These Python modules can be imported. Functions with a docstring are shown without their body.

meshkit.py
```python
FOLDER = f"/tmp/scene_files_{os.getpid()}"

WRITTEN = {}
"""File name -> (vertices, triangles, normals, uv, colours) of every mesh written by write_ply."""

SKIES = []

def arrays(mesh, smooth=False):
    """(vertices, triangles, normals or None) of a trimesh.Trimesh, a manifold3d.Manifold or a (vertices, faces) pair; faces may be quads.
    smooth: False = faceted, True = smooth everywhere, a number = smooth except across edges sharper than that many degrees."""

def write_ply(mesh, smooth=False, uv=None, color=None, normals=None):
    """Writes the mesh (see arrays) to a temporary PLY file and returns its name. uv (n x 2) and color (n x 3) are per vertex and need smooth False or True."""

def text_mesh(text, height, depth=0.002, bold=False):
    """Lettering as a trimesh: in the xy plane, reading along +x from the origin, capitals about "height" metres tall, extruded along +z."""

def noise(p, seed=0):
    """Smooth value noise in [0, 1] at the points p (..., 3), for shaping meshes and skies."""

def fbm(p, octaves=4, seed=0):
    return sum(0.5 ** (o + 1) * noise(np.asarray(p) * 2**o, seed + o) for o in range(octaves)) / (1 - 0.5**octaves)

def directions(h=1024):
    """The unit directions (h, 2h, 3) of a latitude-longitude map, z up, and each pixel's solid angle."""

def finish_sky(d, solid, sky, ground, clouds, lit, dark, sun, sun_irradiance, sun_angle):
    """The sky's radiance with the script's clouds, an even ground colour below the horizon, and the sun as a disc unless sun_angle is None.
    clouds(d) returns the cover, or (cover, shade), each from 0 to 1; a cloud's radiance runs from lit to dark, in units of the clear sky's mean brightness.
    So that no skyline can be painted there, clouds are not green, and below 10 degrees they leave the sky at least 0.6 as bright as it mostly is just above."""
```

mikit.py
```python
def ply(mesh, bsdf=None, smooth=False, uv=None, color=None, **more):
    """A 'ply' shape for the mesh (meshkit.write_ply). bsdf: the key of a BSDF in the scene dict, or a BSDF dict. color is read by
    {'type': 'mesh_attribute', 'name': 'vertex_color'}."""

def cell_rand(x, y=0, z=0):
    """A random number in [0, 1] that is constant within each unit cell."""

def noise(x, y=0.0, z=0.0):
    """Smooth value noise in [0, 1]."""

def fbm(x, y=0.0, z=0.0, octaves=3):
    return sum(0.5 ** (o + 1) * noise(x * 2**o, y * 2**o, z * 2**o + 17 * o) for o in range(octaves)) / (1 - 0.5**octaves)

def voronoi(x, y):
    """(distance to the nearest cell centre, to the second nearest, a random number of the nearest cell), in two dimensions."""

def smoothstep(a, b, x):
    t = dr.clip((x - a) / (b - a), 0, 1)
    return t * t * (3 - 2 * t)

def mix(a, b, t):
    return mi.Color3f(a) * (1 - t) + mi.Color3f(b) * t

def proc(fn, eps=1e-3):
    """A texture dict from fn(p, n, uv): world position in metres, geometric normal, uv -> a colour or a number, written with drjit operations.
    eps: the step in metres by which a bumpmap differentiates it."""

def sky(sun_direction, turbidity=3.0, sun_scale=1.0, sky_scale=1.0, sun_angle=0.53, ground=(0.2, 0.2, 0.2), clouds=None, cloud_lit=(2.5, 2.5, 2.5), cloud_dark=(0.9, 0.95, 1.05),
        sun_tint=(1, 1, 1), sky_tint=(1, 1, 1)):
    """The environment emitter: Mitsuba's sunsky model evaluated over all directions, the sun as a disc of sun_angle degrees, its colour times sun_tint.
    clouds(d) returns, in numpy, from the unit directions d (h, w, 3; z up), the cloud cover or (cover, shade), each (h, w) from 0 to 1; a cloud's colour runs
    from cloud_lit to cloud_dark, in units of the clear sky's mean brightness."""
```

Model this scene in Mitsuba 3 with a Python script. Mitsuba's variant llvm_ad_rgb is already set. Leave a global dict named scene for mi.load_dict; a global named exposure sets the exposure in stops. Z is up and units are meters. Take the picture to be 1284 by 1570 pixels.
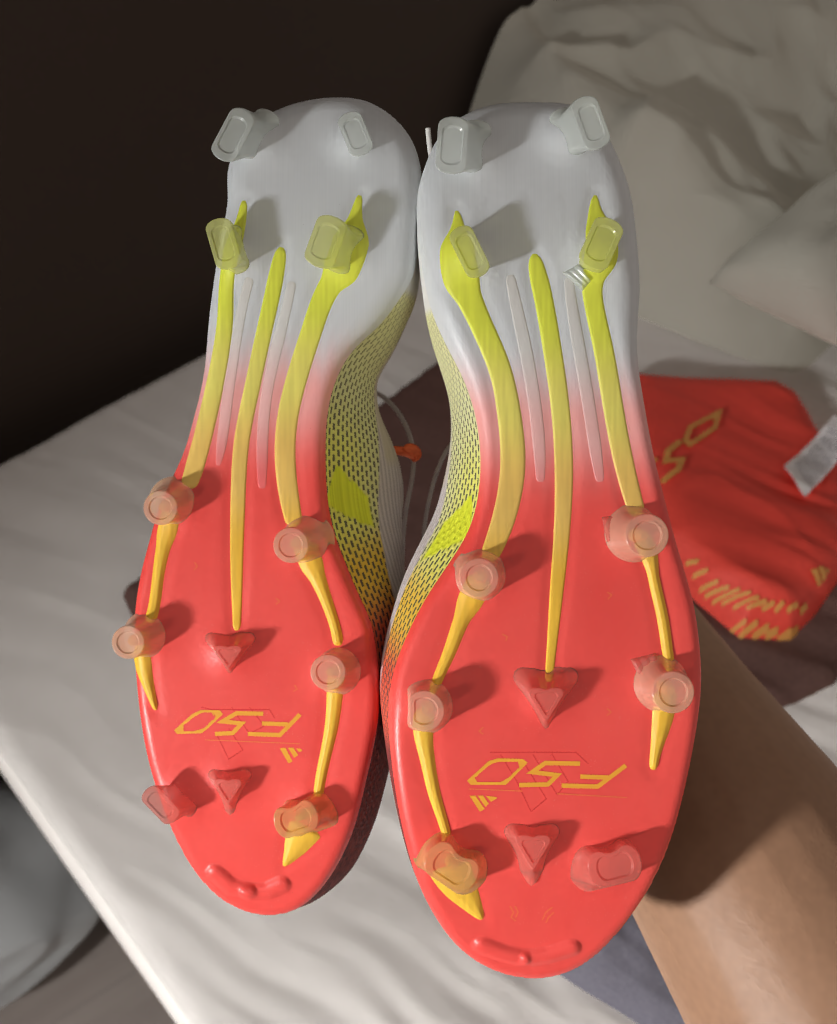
import math
import numpy as np, trimesh, shapely, manifold3d as m3
import drjit as dr
import mitsuba as mi
import mikit, meshkit
from mikit import proc, noise, fbm, smoothstep, mix, ply, cell_rand
from scipy.spatial import Delaunay, cKDTree
from scipy.interpolate import CubicSpline, PchipInterpolator

T = mi.ScalarTransform4f
scene, labels = {}, {}

# ------------------------------------------------------------------ camera, light, exposure
PITCH = math.radians(50)
SN, CS = math.sin(PITCH), math.cos(PITCH)
EYE = np.array([0, 0, 1.20])
FWD, UP, RIGHT = np.array([0, CS, -SN]), np.array([0, SN, CS]), np.array([1.0, 0, 0])
BED_Z = 0.55

scene['camera'] = {'type': 'thinlens', 'fov': 2 * math.degrees(math.atan(642 / 1700)), 'fov_axis': 'x', 'aperture_radius': 0.0015,
                   'focus_distance': 0.366, 'near_clip': 0.02, 'far_clip': 30.0,
                   'to_world': T().look_at(origin=EYE.tolist(), target=(EYE + FWD).tolist(), up=UP.tolist())}
exposure = 0.16


def held(x, y, d):
    """A point x to the right, y up and d ahead of where the photographer holds the phone, in metres."""
    return EYE + RIGHT * x + UP * y + FWD * d


LAMP = held(-0.640, -0.319, -0.075)  # unseen lamp, added as the key light and placed to set the falloff
LAMP_AIM = RIGHT * 0.853 + UP * -0.500 + FWD * 0.153     # the added lamp head shines across the bed, towards its near end
LAMP_R = 0.068
scene['added_key_lamp__diffuser'] = {'type': 'disk', 'to_world': T().look_at(origin=LAMP.tolist(), target=(LAMP + LAMP_AIM).tolist(), up=[0, 0, 1]) @ T().scale(LAMP_R),
                                'emitter': {'type': 'area', 'radiance': {'type': 'rgb', 'value': [490, 481, 468]}}}
scene['room_light'] = {'type': 'constant', 'radiance': {'type': 'rgb', 'value': [0.268, 0.232, 0.207]}}


# ------------------------------------------------------------------ helpers
def sst(a, b, x):
    t = np.clip((np.asarray(x, float) - a) / (b - a), 0, 1)
    return t * t * (3 - 2 * t)


def rgb(*v):
    return {'type': 'rgb', 'value': list(v)}


def numbered(key):
    if key not in scene:
        return key
    n = 1
    while f'{key}_{n:03d}' in scene:
        n += 1
    return f'{key}_{n:03d}'


def put(key, mesh, bsdf, smooth=40, **more):
    key = numbered(key)
    scene[key] = ply(mesh, bsdf, smooth=smooth, **more)
    return key


def say(key, label=None, category=None, group=None, kind=None):
    labels[key] = {k: v for k, v in dict(label=label, category=category, group=group, kind=kind).items() if v}


def grid_faces(n, m, close=False):
    """Triangles of an n x m grid of vertices; close joins the last column to the first."""
    i, j = np.meshgrid(np.arange(n - 1), np.arange(m if close else m - 1), indexing='ij')
    a, b = i * m + j, i * m + (j + 1) % m
    c, d = a + m, b + m
    return np.vstack([np.stack([a, b, d], -1).reshape(-1, 3), np.stack([a, d, c], -1).reshape(-1, 3)])


def fill(poly, step, simplify=None):
    """Triangles over a shapely polygon: (points n x 2, faces, is boundary)."""
    edge = np.array(poly.exterior.segmentize(step).coords)[:-1]
    x0, y0, x1, y1 = poly.bounds
    gx, gy = np.meshgrid(np.arange(x0, x1, step), np.arange(y0, y1, step * 0.866))
    gx = gx + (np.arange(len(gx)) % 2)[:, None] * step / 2
    inner = poly.buffer(-step * 0.55)
    ok = shapely.contains_xy(inner, gx.ravel(), gy.ravel())
    pts = np.vstack([edge, np.stack([gx.ravel()[ok], gy.ravel()[ok]], -1)])
    f = Delaunay(pts).simplices
    c = pts[f].mean(1)
    f = f[shapely.contains_xy(poly.buffer(1e-6), c[:, 0], c[:, 1])]
    a, b, d = pts[f[:, 0]], pts[f[:, 1]], pts[f[:, 2]]
    cr = (b[:, 0] - a[:, 0]) * (d[:, 1] - a[:, 1]) - (b[:, 1] - a[:, 1]) * (d[:, 0] - a[:, 0])
    f[cr < 0] = f[cr < 0][:, ::-1]
    return pts, f[np.abs(cr) > 1e-12], len(edge)


def smooth_closed(pts, n):
    """A closed smooth curve through pts, as n evenly spaced points."""
    p = np.vstack([pts, pts[:1]])
    t = np.r_[0, np.cumsum(np.linalg.norm(np.diff(p, axis=0), axis=1))]
    c = CubicSpline(t, p, bc_type='periodic')
    q = c(np.linspace(0, t[-1], n * 8 + 1))
    s = np.r_[0, np.cumsum(np.linalg.norm(np.diff(q, axis=0), axis=1))]
    return np.stack([np.interp(np.linspace(0, s[-1], n, endpoint=False), s, q[:, k]) for k in range(2)], -1)


def tube(pts, r, n=8, taper=None):
    pts = np.asarray(pts, float)
    tan = np.gradient(pts, axis=0)
    tan /= np.linalg.norm(tan, axis=1, keepdims=True)
    ref = np.array([0.31, 0.2, 0.93])
    a = np.cross(tan, ref)
    a /= np.linalg.norm(a, axis=1, keepdims=True)
    b = np.cross(tan, a)
    th = np.linspace(0, 2 * np.pi, n, endpoint=False)
    rr = np.broadcast_to(r if taper is None else r * np.asarray(taper), (len(pts),))
    v = pts[:, None] + rr[:, None, None] * (np.cos(th)[None, :, None] * a[:, None] + np.sin(th)[None, :, None] * b[:, None])
    v = np.vstack([v.reshape(-1, 3), pts[:1], pts[-1:]])
    f = grid_faces(len(pts), n, True)
    k = len(v)
    i = np.arange(n)
    f = np.vstack([f, np.stack([(i + 1) % n, i, np.full(n, k - 2)], -1), np.stack([(len(pts) - 1) * n + i, (len(pts) - 1) * n + (i + 1) % n, np.full(n, k - 1)], -1)])
    m = trimesh.Trimesh(v, f, process=False)
    if m.volume < 0:
        m.invert()
    return m


# ------------------------------------------------------------------ materials
def material(name, **kw):
    scene[name] = {'type': 'twosided', 'bsdf': {'type': 'principled', **kw}}


def sole_colour(p, n, uv):
    y, x = uv.x * 100, uv.y * 100
    w = noise(x * 0.35, y * 0.02, 1.5) * 9 - 4.5 + noise(x * 1.4, y * 0.03, 7.5) * 4 - 2
    t = smoothstep(72, 0, y + w * 0.55)
    streak = noise(x * 3.1, y * 0.06, 3.0)
    white = mix((0.565, 0.60, 0.622), (0.595, 0.627, 0.648), streak)
    red = mix((0.79, 0.064, 0.054), (0.85, 0.082, 0.069), noise(x * 0.05, y * 0.05, 2.0))
    mid = mix(white, (0.82, 0.36, 0.34), smoothstep(0.0, 0.45, t))
    speck = smoothstep(0.86, 0.93, noise(x * 2.3, y * 2.3, 11.0)) * smoothstep(0.45, 0.7, noise(x * 0.12, y * 0.12, 5.0))
    red = mix(red, (0.86, 0.16, 0.14), 0.45 * speck + 0.10 * fbm(x * 0.25, y * 0.11, 8.0))
    return dr.select(t < 0.45, mid, mix((0.82, 0.36, 0.34), red, smoothstep(0.45, 1.0, t)))


def sole_bump(p, n, uv):
    y, x = uv.x * 100, uv.y * 100
    scratch = dr.power(noise(x * 4.0, y * 0.05, 9.0), 4.0) * smoothstep(20, 60, y)
    return 0.00006 * scratch + 0.00005 * noise(x * 1.7, y * 1.7, 4.0)


scene['plate_plastic'] = {'type': 'twosided', 'bsdf': {'type': 'bumpmap', 'arbitrary': proc(sole_bump, eps=3e-4), 'scale': 1.0,
                          'bsdf': {'type': 'principled', 'base_color': proc(sole_colour), 'roughness': 0.42, 'specular': 0.5, 'clearcoat': 0.2, 'clearcoat_gloss': 0.7}}}


def rib_colour(p, n, uv):
    y, x = uv.x * 100, uv.y * 100
    c = mix((0.82, 0.50, 0.05), (0.78, 0.52, 0.13), smoothstep(-14, 8, y))
    c = mix(c, (0.76, 0.70, 0.15), smoothstep(18, 44, y))
    c = mix(c, (0.70, 0.76, 0.07), smoothstep(46, 72, y))
    return c * (0.90 + 0.16 * noise(x * 1.1, y * 0.08, 5.0))


material('rib_plastic', base_color=proc(rib_colour), roughness=0.5, specular=0.4)


def pale_colour(p, n, uv):
    y = uv.x * 100
    return mix(mix((0.80, 0.15, 0.15), (0.78, 0.44, 0.42), smoothstep(8, 34, y)), (0.62, 0.62, 0.60), smoothstep(34, 64, y))


material('pale_plastic', base_color=proc(pale_colour), roughness=0.3, specular=0.5)


def clear(name, tint, body, share):
    """Clear moulded plastic with a little milk in it: glossy skin, light passing through, some scattered back."""
    scene[name] = {'type': 'blendbsdf', 'weight': share,
                   'a': {'type': 'blendbsdf', 'weight': 0.22, 'a': {'type': 'thindielectric', 'int_ior': 1.5, 'specular_transmittance': rgb(*tint)},
                         'b': {'type': 'dielectric', 'int_ior': 1.42, 'specular_transmittance': rgb(*tint)}},
                   'b': {'type': 'twosided', 'bsdf': {'type': 'principled', 'base_color': rgb(*body), 'roughness': 0.16, 'specular': 0.8, 'clearcoat': 0.8, 'clearcoat_gloss': 0.95}}}


clear('stud_heel', (0.975, 0.99, 0.975), (0.84, 0.90, 0.86), 0.33)
clear('stud_yellow', (0.98, 0.985, 0.76), (0.90, 0.94, 0.40), 0.31)
clear('stud_red', (0.998, 0.95, 0.90), (0.98, 0.60, 0.43), 0.38)
clear('stud_toe', (0.99, 0.90, 0.74), (0.98, 0.62, 0.27), 0.30)
clear('stud_core', (0.995, 0.86, 0.84), (0.98, 0.34, 0.28), 0.26)
material('stud_pin', base_color=rgb(0.80, 0.42, 0.10), roughness=0.35)
material('print_gold', base_color=rgb(0.80, 0.36, 0.035), roughness=0.4)
material('emboss_shade_red', base_color=rgb(0.66, 0.035, 0.032), roughness=0.3)  # darker red painted in for the shading along embossed outlines
material('print_faint', base_color=rgb(0.84, 0.17, 0.06), roughness=0.4)


def knit_colour(p, n, uv):
    y, v = uv.x * 100, dr.abs(uv.y) * 100
    dark = mi.Color3f(0.045, 0.04, 0.055)
    knit = mix((0.66, 0.66, 0.36), (0.75, 0.75, 0.17), smoothstep(46, 16, y) * smoothstep(34, 8, v))
    knit = mix(knit, (0.74, 0.50, 0.06), smoothstep(-8, -24, y))
    knit = mix(knit, (0.62, 0.10, 0.05), smoothstep(-28, -46, y))
    row = dr.floor(v / 2.35)
    yy = y / 3.8 + 0.5 * (row - 2 * dr.floor(row / 2))
    fy, fv = dr.abs(yy - dr.floor(yy) - 0.5) * 3.8, dr.abs(v / 2.35 - row - 0.5) * 2.35
    dash = smoothstep(1.40, 1.05, fy) * smoothstep(0.70, 0.42, fv)
    col = mix(knit, dark, dash * (0.45 + 0.45 * smoothstep(70, 30, y)))
    jag = 1.6 * noise(v * 0.9, 2.0)
    patch = smoothstep(-1, 1, y - 2 + 0.62 * v + jag) * smoothstep(1, -1, y - 20 + 0.85 * v - jag) * smoothstep(1, -1, y - 1 - 1.9 * v) * smoothstep(23, 21, v)
    col = mix(col, mix((0.60, 0.68, 0.03), (0.78, 0.84, 0.05), noise(v * 1.6, y * 0.03, 2.0)), patch)
    line = 0.5 + 0.5 * dr.sin(v * 2.6)
    panel = mix((0.44, 0.40, 0.41), (0.62, 0.57, 0.57), line)
    col = mix(col, panel, smoothstep(26.5, 28, v - 0.18 * y) * smoothstep(-56, -40, y))
    band = mix((0.50, 0.45, 0.36), (0.60, 0.54, 0.46), noise(v * 2, y * 0.1, 3.0))
    col = mix(col, band, smoothstep(34, 35, v) * smoothstep(12, 20, y))
    toe = mix((0.06, 0.025, 0.03), (0.30, 0.05, 0.04), noise(y * 0.9, v * 2.2, 6.0))
    col = mix(col, toe, smoothstep(-62, -74, y))
    heel = mix((0.60, 0.61, 0.60), (0.66, 0.66, 0.65), noise(y * 0.1, v * 0.1, 3.0))
    return mix(col, heel, smoothstep(74, 78, y - 0.15 * v))


def knit_bump(p, n, uv):
    y, v = uv.x * 100, dr.abs(uv.y) * 100
    row = dr.floor(v / 2.35)
    yy = y / 3.8 + 0.5 * (row - 2 * dr.floor(row / 2))
    fy, fv = dr.abs(yy - dr.floor(yy) - 0.5) * 3.8, dr.abs(v / 2.35 - row - 0.5) * 2.35
    dash = smoothstep(1.7, 1.0, fy) * smoothstep(0.95, 0.4, fv) * smoothstep(36, 33, v)
    thread = dr.sin(y * 9.0) * dr.sin(v * 9.0)
    return (0.00025 * dr.sin(v * 2.6) * smoothstep(25, 29, v) - 0.00045 * dash + 0.00005 * thread) * smoothstep(78, 70, y)


scene['knit'] = {'type': 'twosided', 'bsdf': {'type': 'bumpmap', 'arbitrary': proc(knit_bump, eps=3e-4), 'scale': 1.0,
                 'bsdf': {'type': 'principled', 'base_color': proc(knit_colour), 'roughness': 0.55, 'specular': 0.3}}}
material('lining', base_color=rgb(0.05, 0.03, 0.03), roughness=0.9)
material('lace_white', base_color=rgb(0.58, 0.55, 0.54), roughness=0.8)
material('loop_orange', base_color=rgb(0.86, 0.16, 0.05), roughness=0.6)
material('tab_white', base_color=rgb(0.68, 0.68, 0.66), roughness=0.6)


def weave(p, k):
    return noise(p.x * k, p.y * k, p.z * k)


material('sheet_cotton', base_color=proc(lambda p, n, uv: mix((0.69, 0.665, 0.64), (0.76, 0.735, 0.71), fbm(p.x * 30, p.y * 30, p.z * 30))), roughness=0.85, specular=0.2, sheen=0.3)
material('duvet_cotton', base_color=proc(lambda p, n, uv: mix((0.51, 0.505, 0.44), (0.57, 0.56, 0.49), fbm(p.x * 20, p.y * 20, p.z * 20))), roughness=0.9, specular=0.15, sheen=0.3)
material('bundle_cotton', base_color=rgb(0.46, 0.48, 0.49), roughness=0.9, specular=0.15)
material('bag_fabric', base_color=proc(lambda p, n, uv: mix((0.74, 0.060, 0.042), (0.82, 0.076, 0.052), weave(p, 700))), roughness=0.6, specular=0.35, sheen=0.4)
material('bag_print', base_color=rgb(0.66, 0.30, 0.075), roughness=0.6)
material('tag_paper', base_color=rgb(0.84, 0.83, 0.85), roughness=0.6)
material('tag_ink', base_color=rgb(0.45, 0.44, 0.47), roughness=0.7)
material('maroon_cloth', base_color=proc(lambda p, n, uv: mix((0.105, 0.056, 0.048), (0.135, 0.073, 0.062), weave(p, 500))), roughness=0.9, specular=0.2)
material('blue_cloth', base_color=proc(lambda p, n, uv: mix((0.155, 0.15, 0.19), (0.19, 0.185, 0.225), weave(p, 600))), roughness=0.9, specular=0.2)
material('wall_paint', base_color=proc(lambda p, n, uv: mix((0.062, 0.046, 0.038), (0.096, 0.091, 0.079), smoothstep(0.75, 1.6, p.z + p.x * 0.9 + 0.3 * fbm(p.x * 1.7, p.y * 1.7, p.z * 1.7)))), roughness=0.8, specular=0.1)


def floor_colour(p, n, uv):
    a, b = p.x * 0.83 + p.y * 0.56, -p.x * 0.56 + p.y * 0.83
    plank = dr.floor(b / 0.12)
    seam = smoothstep(0.004, 0.0, dr.abs(b / 0.12 - plank - 0.5) * 0.12 - 0.056)
    grain = fbm(a * 5 + plank * 3.7, b * 70, 1.0)
    return mix(mix((0.30, 0.255, 0.235), (0.38, 0.335, 0.305), grain), (0.31, 0.27, 0.25), 1 - seam) * (0.92 + 0.16 * cell_rand(plank))


material('floor_wood', base_color=proc(floor_colour), roughness=0.6, specular=0.3)


def skin_colour(p, n, uv):
    a = fbm(p.x * 60, p.y * 60, p.z * 60)
    b = noise(p.x * 420, p.y * 420, p.z * 420)
    c = mix((0.325, 0.178, 0.106), (0.37, 0.210, 0.128), a)
    return c * (0.95 + 0.09 * b)


def skin_bump(p, n, uv):
    return 0.00008 * noise(p.x * 1100, p.y * 1100, p.z * 1100) + 0.00008 * noise(p.x * 260, p.y * 260, p.z * 260)


scene['skin'] = {'type': 'bumpmap', 'arbitrary': proc(skin_bump, eps=2e-4), 'scale': 1.0,
                 'bsdf': {'type': 'principled', 'base_color': proc(skin_colour), 'roughness': 0.5, 'specular': 0.4, 'sheen': 0.2}}

# ------------------------------------------------------------------ the setting: floor, wall, bed
K = np.array([-0.429, 0.520])                       # the bed's corner by the wall, seen from the photographer
E1, E2 = np.array([0.749, 0.661]) / math.hypot(0.749, 0.661), np.array([0.661, -0.749]) / math.hypot(0.661, 0.749)


def bed_xy(s, q):
    return K + np.asarray(s)[..., None] * E1 + np.asarray(q)[..., None] * E2


def sheet_height(x, y):
    """Wrinkled top of the bed, in metres, at world x, y."""
    d = np.stack([np.asarray(x, float), np.asarray(y, float)], -1) - K
    s, q = d @ E1, d @ E2
    P = lambda a, b, c=0.0: np.stack([a, b, np.full_like(a, c)], -1)
    w = meshkit.fbm(P(s * 5, q * 5), 3, 5) - 0.5
    diag = s - 0.30 * q + 0.06 * w                    # folds run nearly along the long edge
    f1 = meshkit.fbm(P(q * 3.2, diag * 26), 3, 11)
    ridge = (1 - np.abs(2 * f1 - 1)) ** 2
    f2 = meshkit.fbm(P(q * 6, diag * 55, 3.0), 2, 23)
    amt = 0.22 + 0.78 * sst(0.30, 0.62, q)
    return BED_Z + amt * (0.0080 * (ridge - 0.4) + 0.0065 * (f2 - 0.5)) + 0.006 * (meshkit.fbm(P(s * 7, q * 7, 9.0), 2, 3) - 0.5)


def build_bed():
    S, Q, R = 1.45, 1.95, 0.013
    def axis(L, fine0, fine1):
        # arc rows: down the side, round the edge, across the top, round and down again
        side = [-0.21, -0.12, -0.05, 0.0]
        arc = np.linspace(0, np.pi / 2, 6)[1:]
        top = np.unique(np.r_[np.arange(R, fine1, 0.0035), np.arange(fine1, L - R, 0.03), L - R])
        pos = np.r_[np.zeros(4), R - R * np.cos(arc)[:-1], top, L - R + R * np.cos(arc[::-1])[1:], np.full(4, L)]
        drop = np.r_[[R - z for z in side], R - R * np.sin(arc)[:-1], np.zeros(len(top)), R - R * np.sin(arc[::-1])[1:], [R - z for z in side[::-1]]]
        return pos, drop
    ps, ds = axis(S, 0, 0.95)
    pq, dq = axis(Q, 0, 1.0)
    s, q = np.meshgrid(ps, pq, indexing='ij')
    drop = np.maximum(ds[:, None], dq[None, :])
    xy = bed_xy(s, q)
    z = sheet_height(xy[..., 0], xy[..., 1])
    z = BED_Z + (z - BED_Z) * np.exp(-drop / 0.05) - drop
    v = np.concatenate([xy, z[..., None]], -1).reshape(-1, 3)
    f = grid_faces(len(ps), len(pq))
    m = trimesh.Trimesh(v, f, process=False)
    n = m.face_normals[len(f) // 2]
    if n[2] < 0:
        m.invert()
    put('bed__sheet', m, 'sheet_cotton', smooth=True)
    hem = []
    qs = np.arange(0.02, 1.9, 0.01)
    h = bed_xy(np.full_like(qs, 0.006), qs)
    put('bed__piping', tube(np.c_[h, np.full(len(qs), BED_Z - 0.006) + 0.0008 * np.sin(qs * 31)], 0.0022), 'sheet_cotton', smooth=True)
    b = trimesh.creation.box((S - 0.12, Q - 0.12, 0.16))
    Mx = np.eye(4)
    Mx[:2, 0], Mx[:2, 1] = E1, -E2
    Mx[:2, 3], Mx[2, 3] = bed_xy(S / 2, Q / 2), 0.29
    b.apply_transform(Mx)
    put('bed__base', b, 'wall_paint', smooth=False)
    for a, c in ((0.12, 0.12), (S - 0.12, 0.12), (0.12, Q - 0.12), (S - 0.12, Q - 0.12)):
        l = trimesh.creation.cylinder(0.025, 0.21, sections=20)
        l.apply_translation([*bed_xy(a, c), 0.105])
        put('bed__leg', l, 'wall_paint')
    say('bed', 'bed with a creased white fitted sheet behind and below the two football boots', 'bed')


fl = trimesh.Trimesh([[-4, -3, 0], [4, -3, 0], [4, 4, 0], [-4, 4, 0]], [[0, 1, 2], [0, 2, 3]], process=False)
put('floor', fl, 'floor_wood', smooth=False)
say('floor', 'grey brown wooden floor beside the bed', kind='structure')
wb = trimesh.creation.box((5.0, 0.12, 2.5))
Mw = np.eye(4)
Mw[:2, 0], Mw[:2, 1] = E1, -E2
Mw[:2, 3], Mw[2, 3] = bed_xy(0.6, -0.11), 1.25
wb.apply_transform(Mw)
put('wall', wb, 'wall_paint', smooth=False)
say('wall', 'dark brown wall in shade behind the head of the bed', kind='structure')
build_bed()

# ------------------------------------------------------------------ bedding
def noise2(a, b, c, o, seed):
    return meshkit.fbm(np.stack([a, b, np.full_like(a, c)], -1), o, seed)


def duvet():
    s, q = np.meshgrid(np.arange(0.50, 1.43, 0.005), np.arange(-0.03, 0.62, 0.005), indexing='ij')
    wx, wy = noise2(s * 4, q * 4, 0.3, 3, 31) - 0.5, noise2(s * 4, q * 4, 5.3, 3, 37) - 0.5
    left = sst(0.0, 0.085, s - (0.628 - 0.02 * np.sin(q * 14)) + 0.04 * wx + 0.05 * sst(0.25, 0.0, q) * 0)
    front = sst(0.0, 0.11, (0.44 + 0.06 * np.sin(s * 5 + 1)) - q + 0.05 * wy)
    heap = 0.035 + 0.135 * sst(0.36, 0.02, q)
    a, b = s + 0.17 * wx, q + 0.17 * wy
    r1 = 1 - np.abs(2 * noise2(a * 4.2 + b * 1.5, b * 3.6, 1.0, 2, 41) - 1)
    r2 = 1 - np.abs(2 * noise2(a * 9 - b * 7, b * 8 + a * 4, 2.0, 2, 47) - 1)
    r3 = 1 - np.abs(2 * noise2(a * 17 + b * 9, b * 8 - a * 12, 4.0, 2, 53) - 1)
    h = left ** 0.6 * front ** 0.6 * (heap + 0.042 * (r1 ** 2 - 0.45) + 0.022 * (r2 ** 2 - 0.4) + 0.008 * (r3 ** 2 - 0.4))
    h = np.where(left * front > 0, h, -0.02)
    xy = bed_xy(s, q)
    m = trimesh.Trimesh(np.c_[xy.reshape(-1, 2), (BED_Z - 0.006 + h).ravel()], grid_faces(*s.shape), process=False)
    if m.face_normals[:, 2].mean() < 0:
        m.invert()
    put('duvet', m, 'duvet_cotton', smooth=True)
    say('duvet', 'crumpled off white duvet heaped at the far end of the bed', 'duvet')


def pillow():
    n = 60
    u, v = np.meshgrid(np.linspace(-1, 1, n), np.linspace(-1, 1, n), indexing='ij')
    prof = np.clip((1 - np.abs(u) ** 2.6) * (1 - np.abs(v) ** 2.6), 0, 1) ** 0.42
    pin = 1 - 0.07 * (1 - u ** 2) * np.abs(v) ** 3, 1 - 0.07 * (1 - v ** 2) * np.abs(u) ** 3
    wr = noise2(u * 3 + 2, v * 3, 0.0, 3, 61) - 0.5
    h = prof * (0.075 + 0.030 * wr)
    top = np.stack([u * 0.19 * pin[1], v * 0.15 * pin[0], h], -1).reshape(-1, 3)
    bot = top * [1, 1, -0.6]
    f = grid_faces(n, n)
    m = trimesh.Trimesh(np.vstack([top, bot]), np.vstack([f, f[:, ::-1] + n * n]), process=False)
    m.merge_vertices()
    if m.volume < 0:
        m.invert()
    R_ = trimesh.transformations.euler_matrix(math.radians(-8), math.radians(-12), math.radians(38))
    m.apply_transform(R_)
    m.apply_translation([0.475, 0.735, BED_Z + 0.125])
    put('pillow', m, 'duvet_cotton', smooth=True)
    say('pillow', 'plump white pillow at the edge of the crumpled duvet', 'pillow')


def bundle():
    m = trimesh.creation.icosphere(5, 1.0)
    v = m.vertices.copy()
    n1 = meshkit.fbm(v * 1.2 + 3, 2, 71) - 0.5
    n2 = 1 - np.abs(2 * meshkit.fbm(v * [1.3, 1.3, 2.6] + 9, 1, 73) - 1)
    v = v * (1 + 0.35 * n1 + 0.16 * (n2 - 0.5))[:, None] * [0.125, 0.115, 0.10]
    v[:, 2] = np.maximum(v[:, 2], -0.085)
    v += [-0.465, 0.425, 0.088]
    m.vertices = v
    put('bedding_bundle', m, 'bundle_cotton', smooth=True)
    say('bedding_bundle', 'pale bluish white bundle of bedding on the floor below the bed edge', 'bedding')


duvet()
pillow()
bundle()

# ------------------------------------------------------------------ things lying on the bed
BAG = [(0.172, 0.689), (0.188, 0.687), (0.245, 0.684), (0.299, 0.681), (0.314, 0.666), (0.323, 0.621), (0.336, 0.582), (0.313, 0.477), (0.297, 0.463), (0.275, 0.437),
 (0.255, 0.419), (0.217, 0.417), (0.195, 0.448), (0.169, 0.489), (0.16, 0.592)]
BAG_LETTERS = [([(0.237, 0.623), (0.23, 0.604), (0.206, 0.581), (0.204, 0.585), (0.211, 0.602)], 1),
 ([(0.2, 0.585), (0.188, 0.572), (0.185, 0.561), (0.197, 0.563), (0.192, 0.551), (0.179, 0.541)], 0), ([(0.179, 0.566), (0.169, 0.563), (0.161, 0.541)], 0),
 ([(0.166, 0.555), (0.174, 0.551)], 0)]
BAG_STRIPES = [((0.196, 0.455), (0.206, 0.453)), ((0.199, 0.45), (0.212, 0.447)), ((0.203, 0.444), (0.218, 0.443)), ((0.208, 0.44), (0.224, 0.439)), ((0.214, 0.434), (0.229, 0.435)),
 ((0.221, 0.43), (0.234, 0.433)), ((0.231, 0.429), (0.239, 0.432)), ((0.24, 0.428), (0.245, 0.432)), ((0.248, 0.428), (0.256, 0.433)), ((0.259, 0.431), (0.265, 0.437)),
 ((0.213, 0.424), (0.221, 0.424)), ((0.218, 0.419), (0.229, 0.424)), ((0.227, 0.419), (0.237, 0.423)), ((0.236, 0.42), (0.244, 0.422)), ((0.245, 0.419), (0.253, 0.422)),
 ((0.252, 0.42), (0.26, 0.426)), ((0.192, 0.464), (0.2, 0.462)), ((0.188, 0.473), (0.195, 0.47))]
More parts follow.
